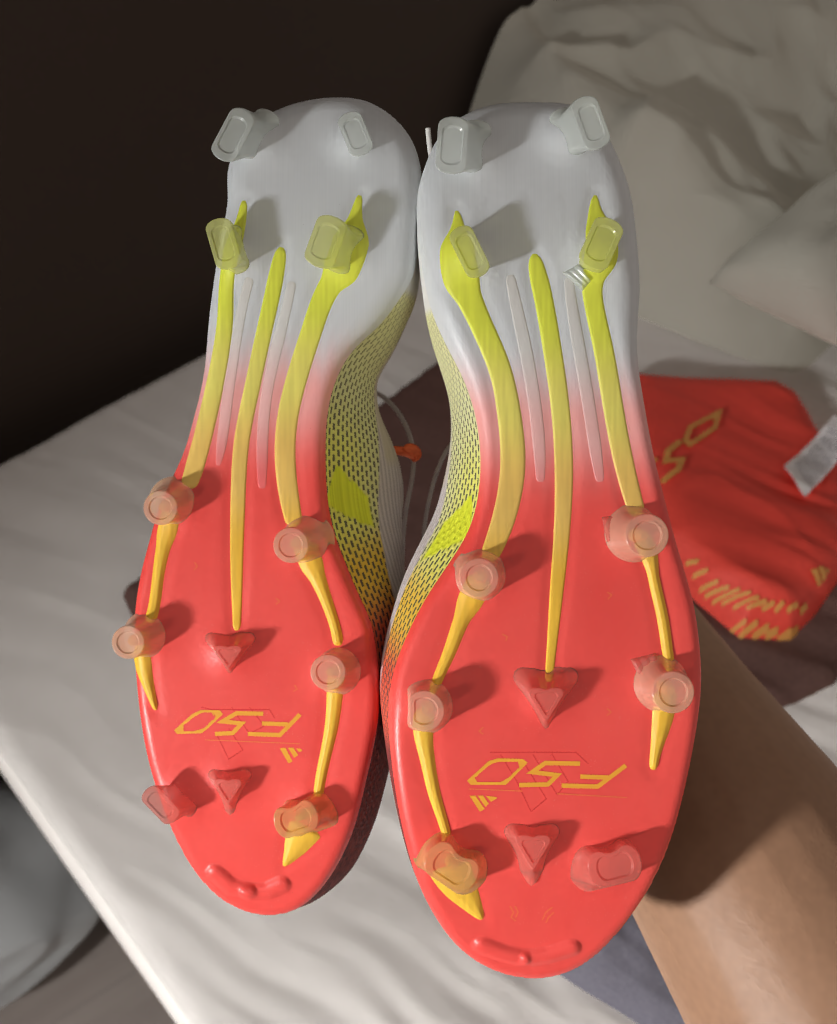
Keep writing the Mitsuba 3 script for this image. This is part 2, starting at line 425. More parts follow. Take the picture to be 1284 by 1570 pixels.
BAG_LOGO = [[(0.269, 0.458), (0.274, 0.46), (0.278, 0.453), (0.275, 0.451)], [(0.275, 0.461), (0.28, 0.463), (0.282, 0.458), (0.279, 0.454)],
 [(0.281, 0.463), (0.286, 0.464), (0.284, 0.461), (0.282, 0.459)]]
TAG = [(0.272, 0.556), (0.329, 0.623), (0.341, 0.598), (0.282, 0.528)]
CLOTH = [(-0.213, 0.467), (-0.198, 0.438), (0.236, 0.37), (0.279, 0.39), (0.36, 0.5), (0.27, 0.62), (0.15, 0.655), (0.095, 0.79)]  # far corner drawn out to stand in for shade between the boots
BLUE = [(0.06, 0.23), (0.08, 0.202), (0.095, 0.192), (0.112, 0.182), (0.132, 0.166), (0.15, 0.145), (0.19, 0.15), (0.2, 0.22), (0.14, 0.262), (0.08, 0.262)]


def sheet_thing(poly, step, height):
    """A closed soft slab over a polygon on the bed: height(x, y, distance to the rim) above the sheet."""
    p, f, ne = fill(poly, step)
    d = cKDTree(np.array(poly.exterior.segmentize(0.001).coords)).query(p)[0]
    base = sheet_height(p[:, 0], p[:, 1])
    z = base + height(p[:, 0], p[:, 1], d)
    zb_ = base + 0.001 * (d > 0)
    n = len(p)
    v = np.vstack([np.c_[p, z], np.c_[p, np.minimum(zb_, z - 0.0005)]])
    e = np.arange(ne)
    e2 = (e + 1) % ne
    side = np.vstack([np.stack([e, e + n, e2], -1), np.stack([e2, e + n, e2 + n], -1)])
    m = trimesh.Trimesh(v, np.vstack([f, f[:, ::-1] + n, side]), process=False)
    return m


def slab_cloth():
    poly = shapely.Polygon(CLOTH).buffer(-0.006).buffer(0.006)
    m = sheet_thing(poly, 0.004, lambda x, y, d: 0.011 * (1 - np.exp(-d / 0.003)) + 0.003 * noise2(x * 14, y * 14, 0.0, 3, 81))
    put('cloth_and_gap_shade', m, 'maroon_cloth', smooth=50)
    say('cloth_and_gap_shade', 'dark maroon cloth lying flat on the bed under the red bag and behind the boots, its far end added as shade in their gap', 'cloth')


def blue_cloth():
    poly = shapely.Polygon(smooth_closed(np.array(BLUE), 160))
    def h(x, y, d):
        r = 1 - np.abs(2 * noise2(x * 11 + y * 3, y * 5 - x * 6, 0.0, 3, 91) - 1)
        return 0.012 * (1 - np.exp(-d / 0.004)) + 0.016 * r ** 3 * sst(0, 0.03, d)
    put('blue_garment', sheet_thing(poly, 0.003, h), 'blue_cloth', smooth=50)
    say('blue_garment', 'blue grey garment lying on the sheet beside the forearm', 'garment')


BAGP = shapely.Polygon(BAG).buffer(-0.008).buffer(0.008)
BAGT = cKDTree(np.array(BAGP.exterior.segmentize(0.001).coords))


def bag_top(x, y):
    x, y = np.asarray(x, float), np.asarray(y, float)
    d = BAGT.query(np.stack([x, y], -1))[0]
    u = (x - 0.178) * 0.73 + (y - 0.502) * 0.68                # the pouch is highest along a crease and falls away beyond it
    wx = noise2(x * 14, y * 14, 0.0, 3, 101) - 0.5
    r = 1 - np.abs(2 * noise2(x * 9 + y * 6 + wx, y * 12 - x * 4 + wx, 2.0, 2, 103) - 1)
    crest = np.where(u < 0, 0.042 + 0.35 * u, 0.042 - 0.17 * u)
    crest = np.logaddexp(crest * 250, 0.017 * 250) / 250
    rim = 1 - np.exp(-d / 0.009)
    return 0.006 + (crest + 0.005 * wx + 0.002 * (r ** 2 - 0.3)) * rim


def bag():
    m = sheet_thing(BAGP, 0.0025, lambda x, y, d: bag_top(x, y))
    put('shoe_bag', m, 'bag_fabric', smooth=50)
    say('shoe_bag', 'red fabric shoe bag with yellow diagonal stripes and lettering lying on the bed', 'bag')

    def printed(key, polys, bsdf, lift=0.0026, label=None):
        g = shapely.union_all(polys).intersection(BAGP.buffer(-0.0005))
        ms = []
        for q in getattr(g, 'geoms', [g]):
            if q.is_empty or q.area < 2e-6:
                continue
            p, f, _ = fill(shapely.Polygon(q.exterior).difference(shapely.union_all([shapely.Polygon(i) for i in q.interiors])) if q.interiors else q, 0.001)
            z = sheet_height(p[:, 0], p[:, 1]) + bag_top(p[:, 0], p[:, 1]) + lift
            ms.append(trimesh.Trimesh(np.c_[p, z], f, process=False))
        if not ms:
            return
        k = put(key, trimesh.util.concatenate(ms), bsdf, smooth=True)
        if label:
            labels[k] = {'label': label}
    for ln, closed in BAG_LETTERS:
        g = shapely.LinearRing(ln) if closed else shapely.LineString(ln)
        printed('shoe_bag__letter', [g.buffer(0.0023, cap_style='flat', join_style='mitre')], 'bag_print')
    for a, b in BAG_STRIPES:
        printed('shoe_bag__stripe', [shapely.LineString([a, b]).buffer(0.0013, cap_style='flat')], 'bag_print')
    printed('shoe_bag__emblem', [shapely.Polygon(p) for p in BAG_LOGO], 'bag_print', label='small yellow three bar emblem')
    tg = shapely.Polygon(TAG)
    p, f, ne = fill(tg, 0.003)
    c = p.mean(0)
    z = sheet_height(p[:, 0], p[:, 1]) + bag_top(np.clip(p[:, 0], None, 0.31), p[:, 1]) + 0.004 + 6.0 * ((p[:, 0] - c[0]) ** 2)
    n = len(p)
    e = np.arange(ne)
    e2 = (e + 1) % ne
    m = trimesh.Trimesh(np.vstack([np.c_[p, z], np.c_[p, z - 0.0006]]), np.vstack([f, f[:, ::-1] + n, np.stack([e, e + n, e2], -1), np.stack([e2, e + n, e2 + n], -1)]), process=False)
    put('shoe_bag__tag', m, 'tag_paper', smooth=50)
    labels['shoe_bag__tag'] = {'label': 'white printed care tag'}
    rng = np.random.default_rng(4)
    a, b, d = np.array(TAG[0]), np.array(TAG[1]), np.array(TAG[3])
    ms = []
    for i, v in enumerate(np.linspace(0.18, 0.84, 7)):
        u = 0.14
        while u < 0.86:
            w = rng.uniform(0.04, 0.13)
            q = np.array([a + (b - a) * (u + su * w) + (d - a) * (v + sv * 0.06) for su, sv in ((0, 0), (1, 0), (1, 1), (0, 1))])
            zz = sheet_height(q[:, 0], q[:, 1]) + bag_top(np.clip(q[:, 0], None, 0.31), q[:, 1]) + 0.0047 + 6.0 * ((q[:, 0] - c[0]) ** 2)
            ms.append(trimesh.Trimesh(np.c_[q, zz], [[0, 1, 2], [0, 2, 3]], process=False))
            u += w + 0.03
    put('shoe_bag__tag__print', trimesh.util.concatenate(ms), 'tag_ink', smooth=False)


slab_cloth()
blue_cloth()
bag()

# ------------------------------------------------------------------ the boots (millimetres in the boot's own frame: x across, y towards the heel, z out of the sole)
BOOTS = {'left': {'origin': (-50.28, 2.26),
          'depth': 385.0,
          'outline': [(19.3, 148.5), (31.0, 147.2), (40.4, 141.6), (47.5, 132.8), (51.0, 121.7), (51.7, 109.7), (50.5, 95.5), (48.2, 81.6), (42.9, 72.4), (35.3, 62.8),
                      (27.9, 55.7), (22.2, 46.8), (18.7, 35.8), (17.5, 24.3), (17.5, 12.7), (18.7, -1.1), (21.0, -10.8), (24.5, -20.0), (29.1, -31.0), (33.3, -40.6),
                      (35.6, -51.6), (36.7, -63.1), (36.0, -75.8), (33.7, -88.7), (31.3, -99.4), (27.2, -115.2), (21.7, -128.2), (14.4, -139.7), (5.9, -147.3),
                      (-2.5, -149.7), (-12.0, -148.4), (-21.2, -143.1), (-29.0, -134.0), (-35.0, -122.6), (-39.6, -110.3), (-44.3, -93.4), (-47.2, -76.9), (-48.8, -60.8),
                      (-49.6, -42.4), (-47.9, -26.4), (-44.6, -12.6), (-39.7, 3.5), (-33.3, 17.4), (-29.1, 31.2), (-25.8, 45.0), (-24.2, 63.3), (-22.5, 79.3),
                      (-19.7, 97.8), (-18.0, 109.7), (-18.3, 118.8), (-15.7, 128.6), (-8.1, 138.6), (5.2, 146.0)],
          'ribs': [('y',
                    [(-10.8, 106.8, 2.3), (-12.0, 97.7, 4.5), (-14.2, 88.5, 6.8), (-16.4, 79.4, 5.9), (-17.1, 67.0, 6.1), (-19.6, 48.9, 6.6), (-23.6, 30.8, 7.0),
                     (-27.7, 14.8, 7.2), (-30.3, 6.2, 5.9)]),
                   ('y',
                    [(2.6, 90.1, 2.7), (1.7, 85.1, 5.0), (-0.1, 76.0, 5.9), (-4.2, 57.9, 5.9), (-8.2, 39.9, 5.9), (-11.7, 21.7, 5.9), (-12.8, 3.4, 5.7),
                     (-13.1, -17.0, 5.0), (-13.0, -32.9, 3.9), (-12.9, -43.5, 2.7)]),
                   ('y',
                    [(29.8, 108.7, 2.3), (28.4, 101.2, 5.0), (26.7, 90.8, 13.6), (23.5, 82.3, 13.6), (19.2, 76.0, 8.6), (13.5, 62.4, 7.9), (7.7, 44.4, 7.9),
                     (4.5, 30.8, 7.9), (3.6, 17.1, 7.9), (5.0, 3.4, 7.5), (7.1, -6.8, 6.3)]),
                   ('y', [(-35.7, -1.1, 6.8), (-37.3, -8.4, 7.7), (-39.0, -15.9, 5.4), (-40.7, -27.2, 4.5), (-42.4, -38.5, 4.5), (-43.1, -40.8, 4.1)]),
                   ('y', [(-44.9, -46.0, 6.3), (-46.0, -53.7, 7.7), (-44.4, -60.0, 5.4), (-42.4, -66.8, 3.2), (-41.1, -71.2, 2.0)]),
                   ('y', [(10.7, -12.9, 9.1), (12.8, -19.7, 9.1), (15.3, -25.6, 6.3), (18.8, -34.7, 4.5), (21.3, -42.4, 4.1), (22.4, -48.7, 4.1)]),
                   ('y', [(22.2, -57.8, 6.8), (21.3, -64.6, 6.3), (20.3, -74.8, 5.4), (18.0, -86.4, 4.5), (15.8, -97.0, 4.1), (15.1, -102.2, 3.6)]),
                   ('y', [(11.2, -112.8, 14.0), (7.4, -119.6, 10.4), (4.5, -124.9, 5.4), (2.1, -128.6, 1.6)]),
                   ('p', [(-8.2, 79.4, 2.7), (-10.5, 71.5, 2.9), (-13.3, 57.9, 3.2), (-16.2, 39.9, 3.4), (-18.3, 23.9, 3.2), (-19.9, 13.7, 1.4)]),
                   ('p', [(6.3, 78.2, 2.7), (4.4, 69.2, 2.9), (1.0, 55.7, 3.4), (-3.0, 37.6, 3.4), (-4.4, 19.4, 3.4), (-4.4, 5.7, 2.3)])],
          'studs': [('blade', 'h', (-6.3, 130.4), (-13.1, 126.2), 9.85, 4.81, 62, 13), ('blade', 'h', (28.7, 129.4), (28.7, 127.0), 7.9, 4.39, -68, 12),
                    ('blade', 'y', (-12.8, 88.5), (-16.0, 88.8), 9.04, 4.63, -74, 10), ('blade', 'y', (24.9, 88.5), (18.8, 89.0), 9.22, 5.49, 70, 12),
                    ('round', 'f', (-35.3, 1.1), (-37.3, -0.9), 5.94, 5.94, 0, 11), ('round', 'f', (11.6, -12.0), (7.1, -13.5), 6.14, 6.14, 0, 12),
                    ('round', 'f', (-44.0, -45.3), (-47.6, -46.2), 5.7, 5.7, 0, 12), ('round', 'f', (22.9, -57.8), (19.8, -56.2), 6.14, 6.14, 0, 12),
                    ('heart', 'c', (-15.2, -50.5), (-14.5, -51.2), 5.09, 4.64, 0, 9), ('blade', 'c', (-32.3, -103.1), (-37.8, -102.2), 7.48, 3.74, -46, 11),
                    ('heart', 'c', (-15.9, -98.1), (-15.1, -97.8), 5.1, 5.1, 0, 8), ('wide', 't', (12.7, -107.5), (8.2, -107.6), 7.94, 5.51, 18, 10)],
          'letters': [([(-33.8, -78.3), (-28.0, -73.1), (-25.3, -71.8), (-19.1, -71.9), (-18.7, -72.5), (-23.6, -77.1), (-25.4, -78.5), (-33.4, -78.8)], 1),
                      ([(-3.7, -72.4), (-13.0, -72.2), (-17.9, -75.1), (-11.2, -75.8), (-14.4, -79.2), (-20.6, -79.5)], 0),
                      ([(9.1, -72.6), (2.0, -79.9), (-9.1, -79.5)], 0), ([(4.8, -76.1), (-4.2, -75.8)], 0)],
          'fins': [],
          'nubs': [(-6.5, 112.7), (30.0, 112.5), (1.2, 123.6), (22.8, 123.6)],
          'thin': [[(-24.1, -81.6), (9.0, -83.0)]],
          'bars': [[(1.9, -84.6), (3.9, -84.4), (6.3, -89.3), (4.9, -90.0)], [(4.8, -84.4), (6.7, -84.4), (8.3, -87.1), (6.9, -88.0)],
                   [(7.6, -84.6), (9.3, -84.8), (9.7, -85.5), (8.6, -86.0)]],
          'emboss': [[(-20.1, -79.4), (-15.9, -88.4), (-10.9, -85.2), (-15.7, -77.6)], [(-14.7, -70.0), (-8.6, -79.4), (-3.3, -76.7), (-8.5, -70.0)],
                     [(-25.3, -70.0), (-21.8, -70.9), (-1.5, -70.9), (0.3, -74.0)]],
          'marks': [[(-27.8, -19.7), (-26.7, -21.1), (-27.8, -22.5)], [(0.6, -32.2), (2.0, -33.3), (0.6, -34.5)], [(7.2, -62.3), (8.1, -63.7), (6.8, -64.6)]],
          'bump': [([(-22.2, -131.1), (-16.6, -136.7), (-10.8, -138.3)], 2.9), ([(-10.9, -138.8), (-3.8, -138.3), (1.4, -135.7)], 2.9)]},
 'right': {'origin': (41.51, -8.89),
           'depth': 360.0,
           'outline': [(-2.3, 148.7), (8.7, 148.0), (16.3, 145.1), (21.9, 137.5), (26.6, 126.4), (29.9, 113.9), (31.5, 98.3), (32.2, 83.1), (31.2, 70.2), (31.1, 60.6),
                       (32.5, 48.8), (34.3, 38.1), (37.0, 25.1), (40.2, 12.1), (43.5, -0.8), (46.6, -11.6), (49.3, -22.3), (50.9, -34.1), (51.5, -45.9), (50.4, -58.8),
                       (48.3, -71.7), (44.8, -89.3), (40.5, -105.0), (33.5, -121.3), (24.3, -135.7), (13.6, -146.6), (0.4, -151.3), (-13.0, -149.3), (-25.3, -141.8),
                       (-35.4, -128.4), (-41.9, -114.2), (-46.3, -98.2), (-49.5, -80.4), (-51.2, -63.0), (-51.0, -50.2), (-48.4, -39.5), (-44.1, -29.2), (-39.4, -20.2),
                       (-31.2, -7.7), (-24.7, 3.5), (-21.4, 17.5), (-21.2, 30.5), (-23.4, 43.4), (-26.6, 52.7), (-31.0, 61.7), (-35.9, 72.3), (-39.8, 87.4),
                       (-41.9, 103.8), (-41.7, 116.1), (-38.7, 127.5), (-32.7, 138.7), (-23.9, 145.1), (-13.3, 148.2)],
           'ribs': [('y',
                     [(-29.1, 107.6, 1.7), (-28.7, 101.4, 5.1), (-29.0, 93.8, 11.9), (-27.7, 85.3, 12.7), (-24.5, 77.4, 8.9), (-20.3, 68.3, 8.0), (-14.7, 54.6, 8.0),
                      (-11.7, 39.8, 8.5), (-10.6, 24.9, 8.9), (-12.5, 11.0, 8.5), (-17.0, -2.4, 7.2), (-19.0, -6.6, 5.9)]),
                    ('y',
                     [(-3.7, 93.2, 2.5), (-3.1, 88.9, 5.5), (-1.6, 82.1, 6.6), (1.6, 65.1, 6.6), (4.2, 48.3, 6.6), (6.0, 27.0, 6.6), (5.6, 5.7, 5.9), (3.7, -15.5, 4.9),
                      (1.7, -36.7, 3.4), (0.7, -46.4, 2.8)]),
                    ('y',
                     [(16.6, 112.9, 1.7), (16.4, 106.9, 5.1), (17.6, 99.2, 10.6), (17.5, 91.7, 11.9), (15.3, 84.2, 7.6), (15.8, 75.7, 6.8), (18.6, 63.0, 7.0),
                      (21.3, 48.3, 7.2), (24.4, 31.3, 7.2), (27.6, 17.4, 6.8), (30.1, 8.3, 5.9)]),
                    ('y', [(30.0, 1.0, 7.2), (33.6, -4.9, 6.4), (35.2, -12.4, 4.2), (37.9, -25.1, 4.2), (39.5, -36.7, 4.0), (40.3, -43.0, 3.8)]),
                    ('y', [(38.2, -48.5, 8.5), (38.1, -56.1, 8.0), (37.1, -62.1, 6.4), (35.8, -68.5, 4.2), (34.9, -75.1, 3.0)]),
                    ('y', [(-21.1, -12.1, 9.3), (-24.1, -18.7, 9.3), (-27.9, -27.2, 5.7), (-31.3, -36.3, 4.7), (-35.1, -45.1, 3.8), (-37.1, -50.2, 3.4)]),
                    ('y', [(-39.0, -54.9, 7.6), (-40.0, -61.6, 7.2), (-38.8, -70.6, 5.5), (-36.2, -83.5, 4.4), (-33.4, -92.8, 3.6), (-32.1, -97.7, 3.2)]),
                    ('y', [(-31.6, -106.9, 16.1), (-27.9, -114.9, 12.7), (-23.8, -121.4, 7.6), (-20.3, -127.1, 2.1)]),
                    ('p', [(-11.8, 86.3, 2.5), (-10.1, 77.8, 3.2), (-7.3, 65.1, 3.6), (-4.5, 50.4, 3.6), (-2.5, 35.5, 3.6), (-1.6, 18.5, 2.3)]),
                    ('p', [(7.3, 85.3, 2.5), (8.5, 75.7, 3.2), (10.7, 63.0, 3.6), (13.4, 48.3, 3.6), (15.8, 33.4, 3.6), (18.0, 18.5, 2.3)])],
           'studs': [('blade', 'h', (-23.0, 128.7), (-30.9, 125.5), 9.39, 5.1, 86, 13), ('blade', 'h', (8.1, 133.7), (13.7, 133.3), 8.98, 4.49, -70, 13),
                     ('blade', 'y', (-24.5, 93.2), (-25.4, 91.3), 8.85, 4.12, -64, 10), ('blade', 'y', (17.1, 93.8), (16.2, 93.8), 8.62, 5.13, 66, 11),
                     ('round', 'f', (-21.1, -12.1), (-22.3, -11.9), 6.36, 6.36, 0, 11), ('round', 'f', (27.9, 1.4), (30.8, 1.5), 6.96, 6.96, 0, 12),
                     ('dee', 'f', (-38.8, -54.4), (-39.7, -53.6), 6.55, 6.55, 0, 12), ('round', 'f', (36.9, -46.8), (38.6, -47.8), 6.76, 6.76, 0, 12),
                     ('heart', 'c', (0.0, -50.6), (-1.0, -51.6), 5.99, 6.19, 0, 9), ('wide', 't', (-30.4, -105.3), (-30.9, -104.8), 9.06, 6.18, -34, 10),
                     ('heart', 'c', (-4.3, -100.8), (-4.7, -99.7), 6.0, 6.42, 0, 8), ('wide', 'c', (20.2, -106.2), (21.3, -104.4), 8.85, 5.97, 14, 10)],
           'letters': [([(-24.7, -78.6), (-18.3, -72.7), (-15.6, -71.9), (-7.8, -72.1), (-7.1, -72.7), (-11.9, -77.7), (-13.4, -79.2), (-24.2, -79.2)], 1),
                       ([(11.0, -72.9), (-0.3, -72.7), (-4.5, -75.7), (3.6, -76.7), (0.6, -79.8), (-8.8, -80.0)], 0), ([(25.9, -73.5), (16.8, -80.5), (5.1, -80.2)], 0),
                       ([(20.3, -77.5), (11.1, -77.2)], 0)],
           'fins': [([(18.2, 7.4), (26.7, 8.7), (27.5, 2.3), (19.8, -1.5)], 'stud_core'), ([(27.2, -38.8), (35.7, -36.7), (37.3, -43.0), (31.0, -46.8)], 'stud_core'),
                    ([(5.2, 86.7), (10.3, 89.3), (14.5, 83.8), (11.9, 80.8)], 'stud_heel')],
           'nubs': [(-32.1, 112.0), (2.8, 128.2), (11.2, 122.1)],
           'thin': [[(-25.1, -81.3), (-7.7, -82.0)], [(3.7, -82.9), (26.5, -84.2)]],
           'bars': [[(-24.9, -83.6), (-23.0, -83.5), (-19.9, -88.0), (-21.5, -88.9)], [(-22.3, -83.5), (-20.5, -83.5), (-18.6, -86.2), (-19.6, -87.4)],
                    [(-19.6, -83.6), (-16.1, -84.0), (-15.9, -84.5), (-17.9, -85.6)]],
           'emboss': [[(-14.8, -69.9), (-9.5, -78.8), (-4.8, -88.9), (0.2, -84.6), (-7.8, -71.7)], [(-4.3, -69.9), (3.7, -83.3), (7.2, -78.8), (1.8, -69.6)],
                      [(-18.3, -69.2), (9.7, -69.2), (13.7, -73.0)]],
           'marks': [[(-14.4, -30.8), (-12.7, -31.6), (-13.1, -33.1)], [(19.9, -17.2), (21.4, -18.1), (20.1, -19.6)], [(19.7, -54.9), (21.0, -56.1), (19.7, -57.2)],
                     [(-20.5, -61.0), (-21.8, -62.3), (-20.5, -63.3)], [(-11.2, -121.9), (-9.9, -124.2), (-10.7, -126.1), (-9.0, -127.5)],
                     [(-9.5, -121.9), (-8.4, -124.2), (-9.2, -126.1)], [(3.0, -122.3), (0.9, -124.2), (-0.3, -127.1)], [(3.5, -124.2), (1.8, -126.1), (1.0, -128.0)]],
           'bump': [([(-20.1, -136.7), (-13.5, -139.6), (-6.9, -141.5)], 2.8), ([(-4.3, -141.5), (1.8, -140.6), (10.0, -137.6)], 2.8)]}}


def sole_base(y):
    y = np.asarray(y, float)
    return -np.clip((-58 - y) / 84, 0, None) ** 2 * 14 - np.clip((y - 72) / 70, 0, None) ** 2 * 9 - 2.5 * np.exp(-((y - 22) / 42.0) ** 2)


def line_distance(p, pts):
    """(distance of each point p to the polyline, position along it from 0 to 1)."""
    pts = np.asarray(pts, float)
    L = np.r_[0, np.cumsum(np.linalg.norm(np.diff(pts, axis=0), axis=1))]
    best, at = np.full(len(p), 1e9), np.zeros(len(p))
    for i in range(len(pts) - 1):
        a, b = pts[i], pts[i + 1]
        t = np.clip(((p - a) @ (b - a)) / max(((b - a) ** 2).sum(), 1e-9), 0, 1)
        d = np.linalg.norm(p - a - t[:, None] * (b - a), axis=1)
        k = d < best
        best[k], at[k] = d[k], ((L[i] + t * (L[i + 1] - L[i])) / L[-1])[k]
    return best, at


def stud_shape(kind):
    C = lambda x, y, r: shapely.Point(x, y).buffer(r, 24)
    if kind == 'round':
        g = C(0, 0, 1)
    elif kind == 'dee':
        g = C(0, 0, 1).intersection(shapely.box(-0.72, -2, 2, 2)).buffer(-0.15).buffer(0.15)
    elif kind == 'blade':
        g = shapely.union_all([C(-0.68, 0, 0.32), C(0.68, 0, 0.32)]).convex_hull
        g = shapely.affinity.scale(g, 1, 1 / 0.32)
    elif kind == 'wide':
        g = shapely.union_all([C(-0.55, 0, 0.45), C(0.55, 0, 0.45)]).convex_hull.difference(C(0, 1.35, 1.0)).buffer(-0.12).buffer(0.12)
        g = shapely.affinity.scale(g, 1, 1 / 0.45)
    else:
        g = shapely.union_all([C(-0.66, 0.5, 0.28), C(0.66, 0.5, 0.28), C(0, -0.85, 0.10)]).convex_hull.difference(C(0, 1.2, 0.50)).buffer(-0.06).buffer(0.06)
    r = np.array(g.exterior.coords)
    if not shapely.LinearRing(r).is_ccw:
        r = r[::-1]
    ring = shapely.LinearRing(r)
    q = np.array([ring.interpolate(t, normalized=True).coords[0] for t in np.linspace(0, 1, 48, endpoint=False)])
    return q


STUD_LABELS = {'h': 'cloudy clear heel stud', 'y': 'yellow tinted bladed stud', 'f': 'clear pinkish conical stud', 'c': 'clear red pointed stud', 't': 'clear amber toe stud'}


class Boot:
    def __init__(self, key, table, side, to_world):
        self.key, self.t, self.side, self.M = key, table, side, to_world
        self.out = smooth_closed(np.array(table['outline']), 420)
        self.poly = shapely.Polygon(self.out).buffer(0)
        self.edge = cKDTree(np.array(self.poly.exterior.segmentize(0.3).coords))

    def world(self, v):
        return (np.asarray(v) * 0.001) @ self.M[:3, :3].T + self.M[:3, 3]

    def mesh(self, v, f):
        return trimesh.Trimesh(self.world(v), f, process=False)

    def part(self, name, v, f, bsdf, smooth=40, uvs=False):
        m = self.mesh(v, f)
        if uvs:
            return put(f'{self.key}__{name}', m, bsdf, smooth=True, uv=np.c_[v[:, 1] / 100, v[:, 0] / 100])
        return put(f'{self.key}__{name}', m, bsdf, smooth=smooth)

    def plain(self, p):
        """The sole without ribs: height at the points p."""
        y = p[:, 1]
        R = 4.5 + 4.5 * sst(35, 90, y)
        d = self.edge.query(p)[0]
        d = np.where(shapely.contains_xy(self.poly, p[:, 0], p[:, 1]), d, 0)
        z = sole_base(y) - R + np.sqrt(np.clip(R * R - np.clip(R - d, 0, R) ** 2, 0, None))
        for kind, tint, base, tip, a, b, rot, h in self.t['studs']:
            r2 = ((p - base) ** 2).sum(1)
            s_, a_ = (8.0, 4.2) if tint in 'hy' else (7.5, 2.2)
            z = z + a_ * np.exp(-r2 / s_ ** 2) * sst(0, 3, d)
        for pts, w in self.t['bump']:
            dd, _ = line_distance(p, pts)
            z = z + 1.6 * np.clip(1 - (dd / (w * 1.15)) ** 2, 0, 1) ** 0.75
        return z

    def height(self, p):
        z = self.plain(p)
        for col, pts in self.t['ribs']:
            pts = np.array(pts)
            dd, at = line_distance(p, pts[:, :2])
            L = np.r_[0, np.cumsum(np.linalg.norm(np.diff(pts[:, :2], axis=0), axis=1))]
            w = np.interp(at, L / L[-1], pts[:, 2]) / 2
            e = np.clip(dd - w, 0, None)
            deep = 0.18 if col == 'p' else 0.5 if pts[:, 1].max() > 25 and pts[:, 1].min() < 60 else 0.3
            z = z - deep * np.exp(-(e / 2.0) ** 2) * (sst(0, 4, self.edge.query(p)[0]))
        return z

    def build(self):
        t = self.t
        p, f, ne = fill(self.poly, 0.85)
        z = self.height(p)
        self.part('sole_plate', np.c_[p, z], f, 'plate_plastic', uvs=True)
        for col, pts in t['ribs']:
            self.rib(np.array(pts), col)
        for s in t['studs']:
            self.stud(*s)
        for pts, bs in t['fins']:
            self.fin(pts, bs)
        for pts, closed in t['letters']:
            g = shapely.LinearRing(pts) if closed else shapely.LineString(pts)
            self.printed('sole_plate__letter', g.buffer(0.74, cap_style='flat', join_style='mitre'), 'print_gold')
        for pts in t['thin']:
            self.printed('sole_plate__line', shapely.LineString(pts).buffer(0.16, cap_style='flat'), 'print_faint')
        for pts in t['bars']:
            self.printed('sole_plate__emblem_bar', shapely.Polygon(pts), 'print_gold')
        for pts in t['marks']:
            self.printed('sole_plate__mark', shapely.LineString(pts).buffer(0.2, cap_style='flat'), 'print_faint')
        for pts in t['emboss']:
            self.printed('sole_plate__emboss_shade_line', shapely.LineString(pts).buffer(0.17, cap_style='flat'), 'emboss_shade_red', lift=0.11)  # lies flat; its colour alone gives the shaded edge of the emboss
        self.upper()

    def printed(self, name, g, bsdf, lift=0.20, uvs=False):
        p, f, ne = fill(g if not g.interiors else g, 0.55)
        z = self.height(p) + lift
        if lift > 0.25:                                   # a raised line: its rim sits in the plate
            z[:ne] -= lift - 0.03
        self.part(name, np.c_[p, z], f, bsdf, smooth=True, uvs=uvs)

    def rib(self, pts, col):
        L = np.r_[0, np.cumsum(np.linalg.norm(np.diff(pts[:, :2], axis=0), axis=1))]
        n = max(int(L[-1] / 0.9), 8)
        ts = np.linspace(0, L[-1], n)
        c = CubicSpline(L, pts[:, :2])(ts) if len(L) > 2 else np.stack([np.interp(ts, L, pts[:, k]) for k in (0, 1)], -1)
        w = PchipInterpolator(L, pts[:, 2])(ts)
        w = w * np.sqrt(np.clip(np.minimum(1, np.minimum(ts, L[-1] - ts) / 2.0 + 0.30), 0, 1))
        tan = np.gradient(c, axis=0)
        tan /= np.linalg.norm(tan, axis=1, keepdims=True)
        nor = np.stack([-tan[:, 1], tan[:, 0]], -1)
        w = w * (1.0 if col == 'y' else 1.35)
        o = np.linspace(-1, 1, 15)
        forefoot = pts[:, 1].max() < 10
        H = (0.9 if forefoot else 0.62) if col == 'y' else 0.22
        q = c[:, None] + nor[:, None] * (o[None, :, None] * w[:, None, None] / 2)
        z = self.height(q.reshape(-1, 2)).reshape(n, 15)
        ends = np.clip(np.minimum(ts, L[-1] - ts) / 1.6, 0, 1) ** 0.5
        dome = (1 - np.abs(o)) * 1.5 if forefoot else np.sqrt(np.clip(1 - np.abs(o) ** 3.2, 0, 1))
        dome = np.clip(dome, 0, 1)
        z = z + (H + 0.35 * forefoot) * dome[None] * ends[:, None] - 0.3 * (np.abs(o) > 0.99)[None] - 0.05
        f = grid_faces(n, 15)
        v = np.c_[q.reshape(-1, 2), z.ravel()]
        m = trimesh.Trimesh(v, f, process=False)
        if m.face_normals[:, 2].mean() < 0:
            f = f[:, ::-1]
        self.part('rib' if col == 'y' else 'pale_rib', v, f, 'rib_plastic' if col == 'y' else 'pale_plastic', uvs=True)

    def fin(self, pts, bs):
        """A low buttress of three fine ridges beside a stud; pts: its four corners, the ridges run from the first side to the third."""
        a, b, c, d = (np.array(p) for p in pts)
        u, v = np.meshgrid(np.linspace(0, 1, 19), np.linspace(0, 1, 14), indexing='ij')
        q = ((a + (b - a) * u[..., None]) * (1 - v[..., None]) + (d + (c - d) * u[..., None]) * v[..., None]).reshape(-1, 2)
        rise = (1.1 + 0.9 * v) * np.clip(np.minimum(v, 1 - v) / 0.12, 0, 1) ** 0.5 * np.clip(np.minimum(u, 1 - u) / 0.06, 0, 1)
        z = self.plain(q) - 0.25 + (rise * (0.72 + 0.28 * np.abs(np.sin(u * 3 * np.pi)))).ravel()
        f = grid_faces(19, 14)
        m = trimesh.Trimesh(np.c_[q, z], f, process=False)
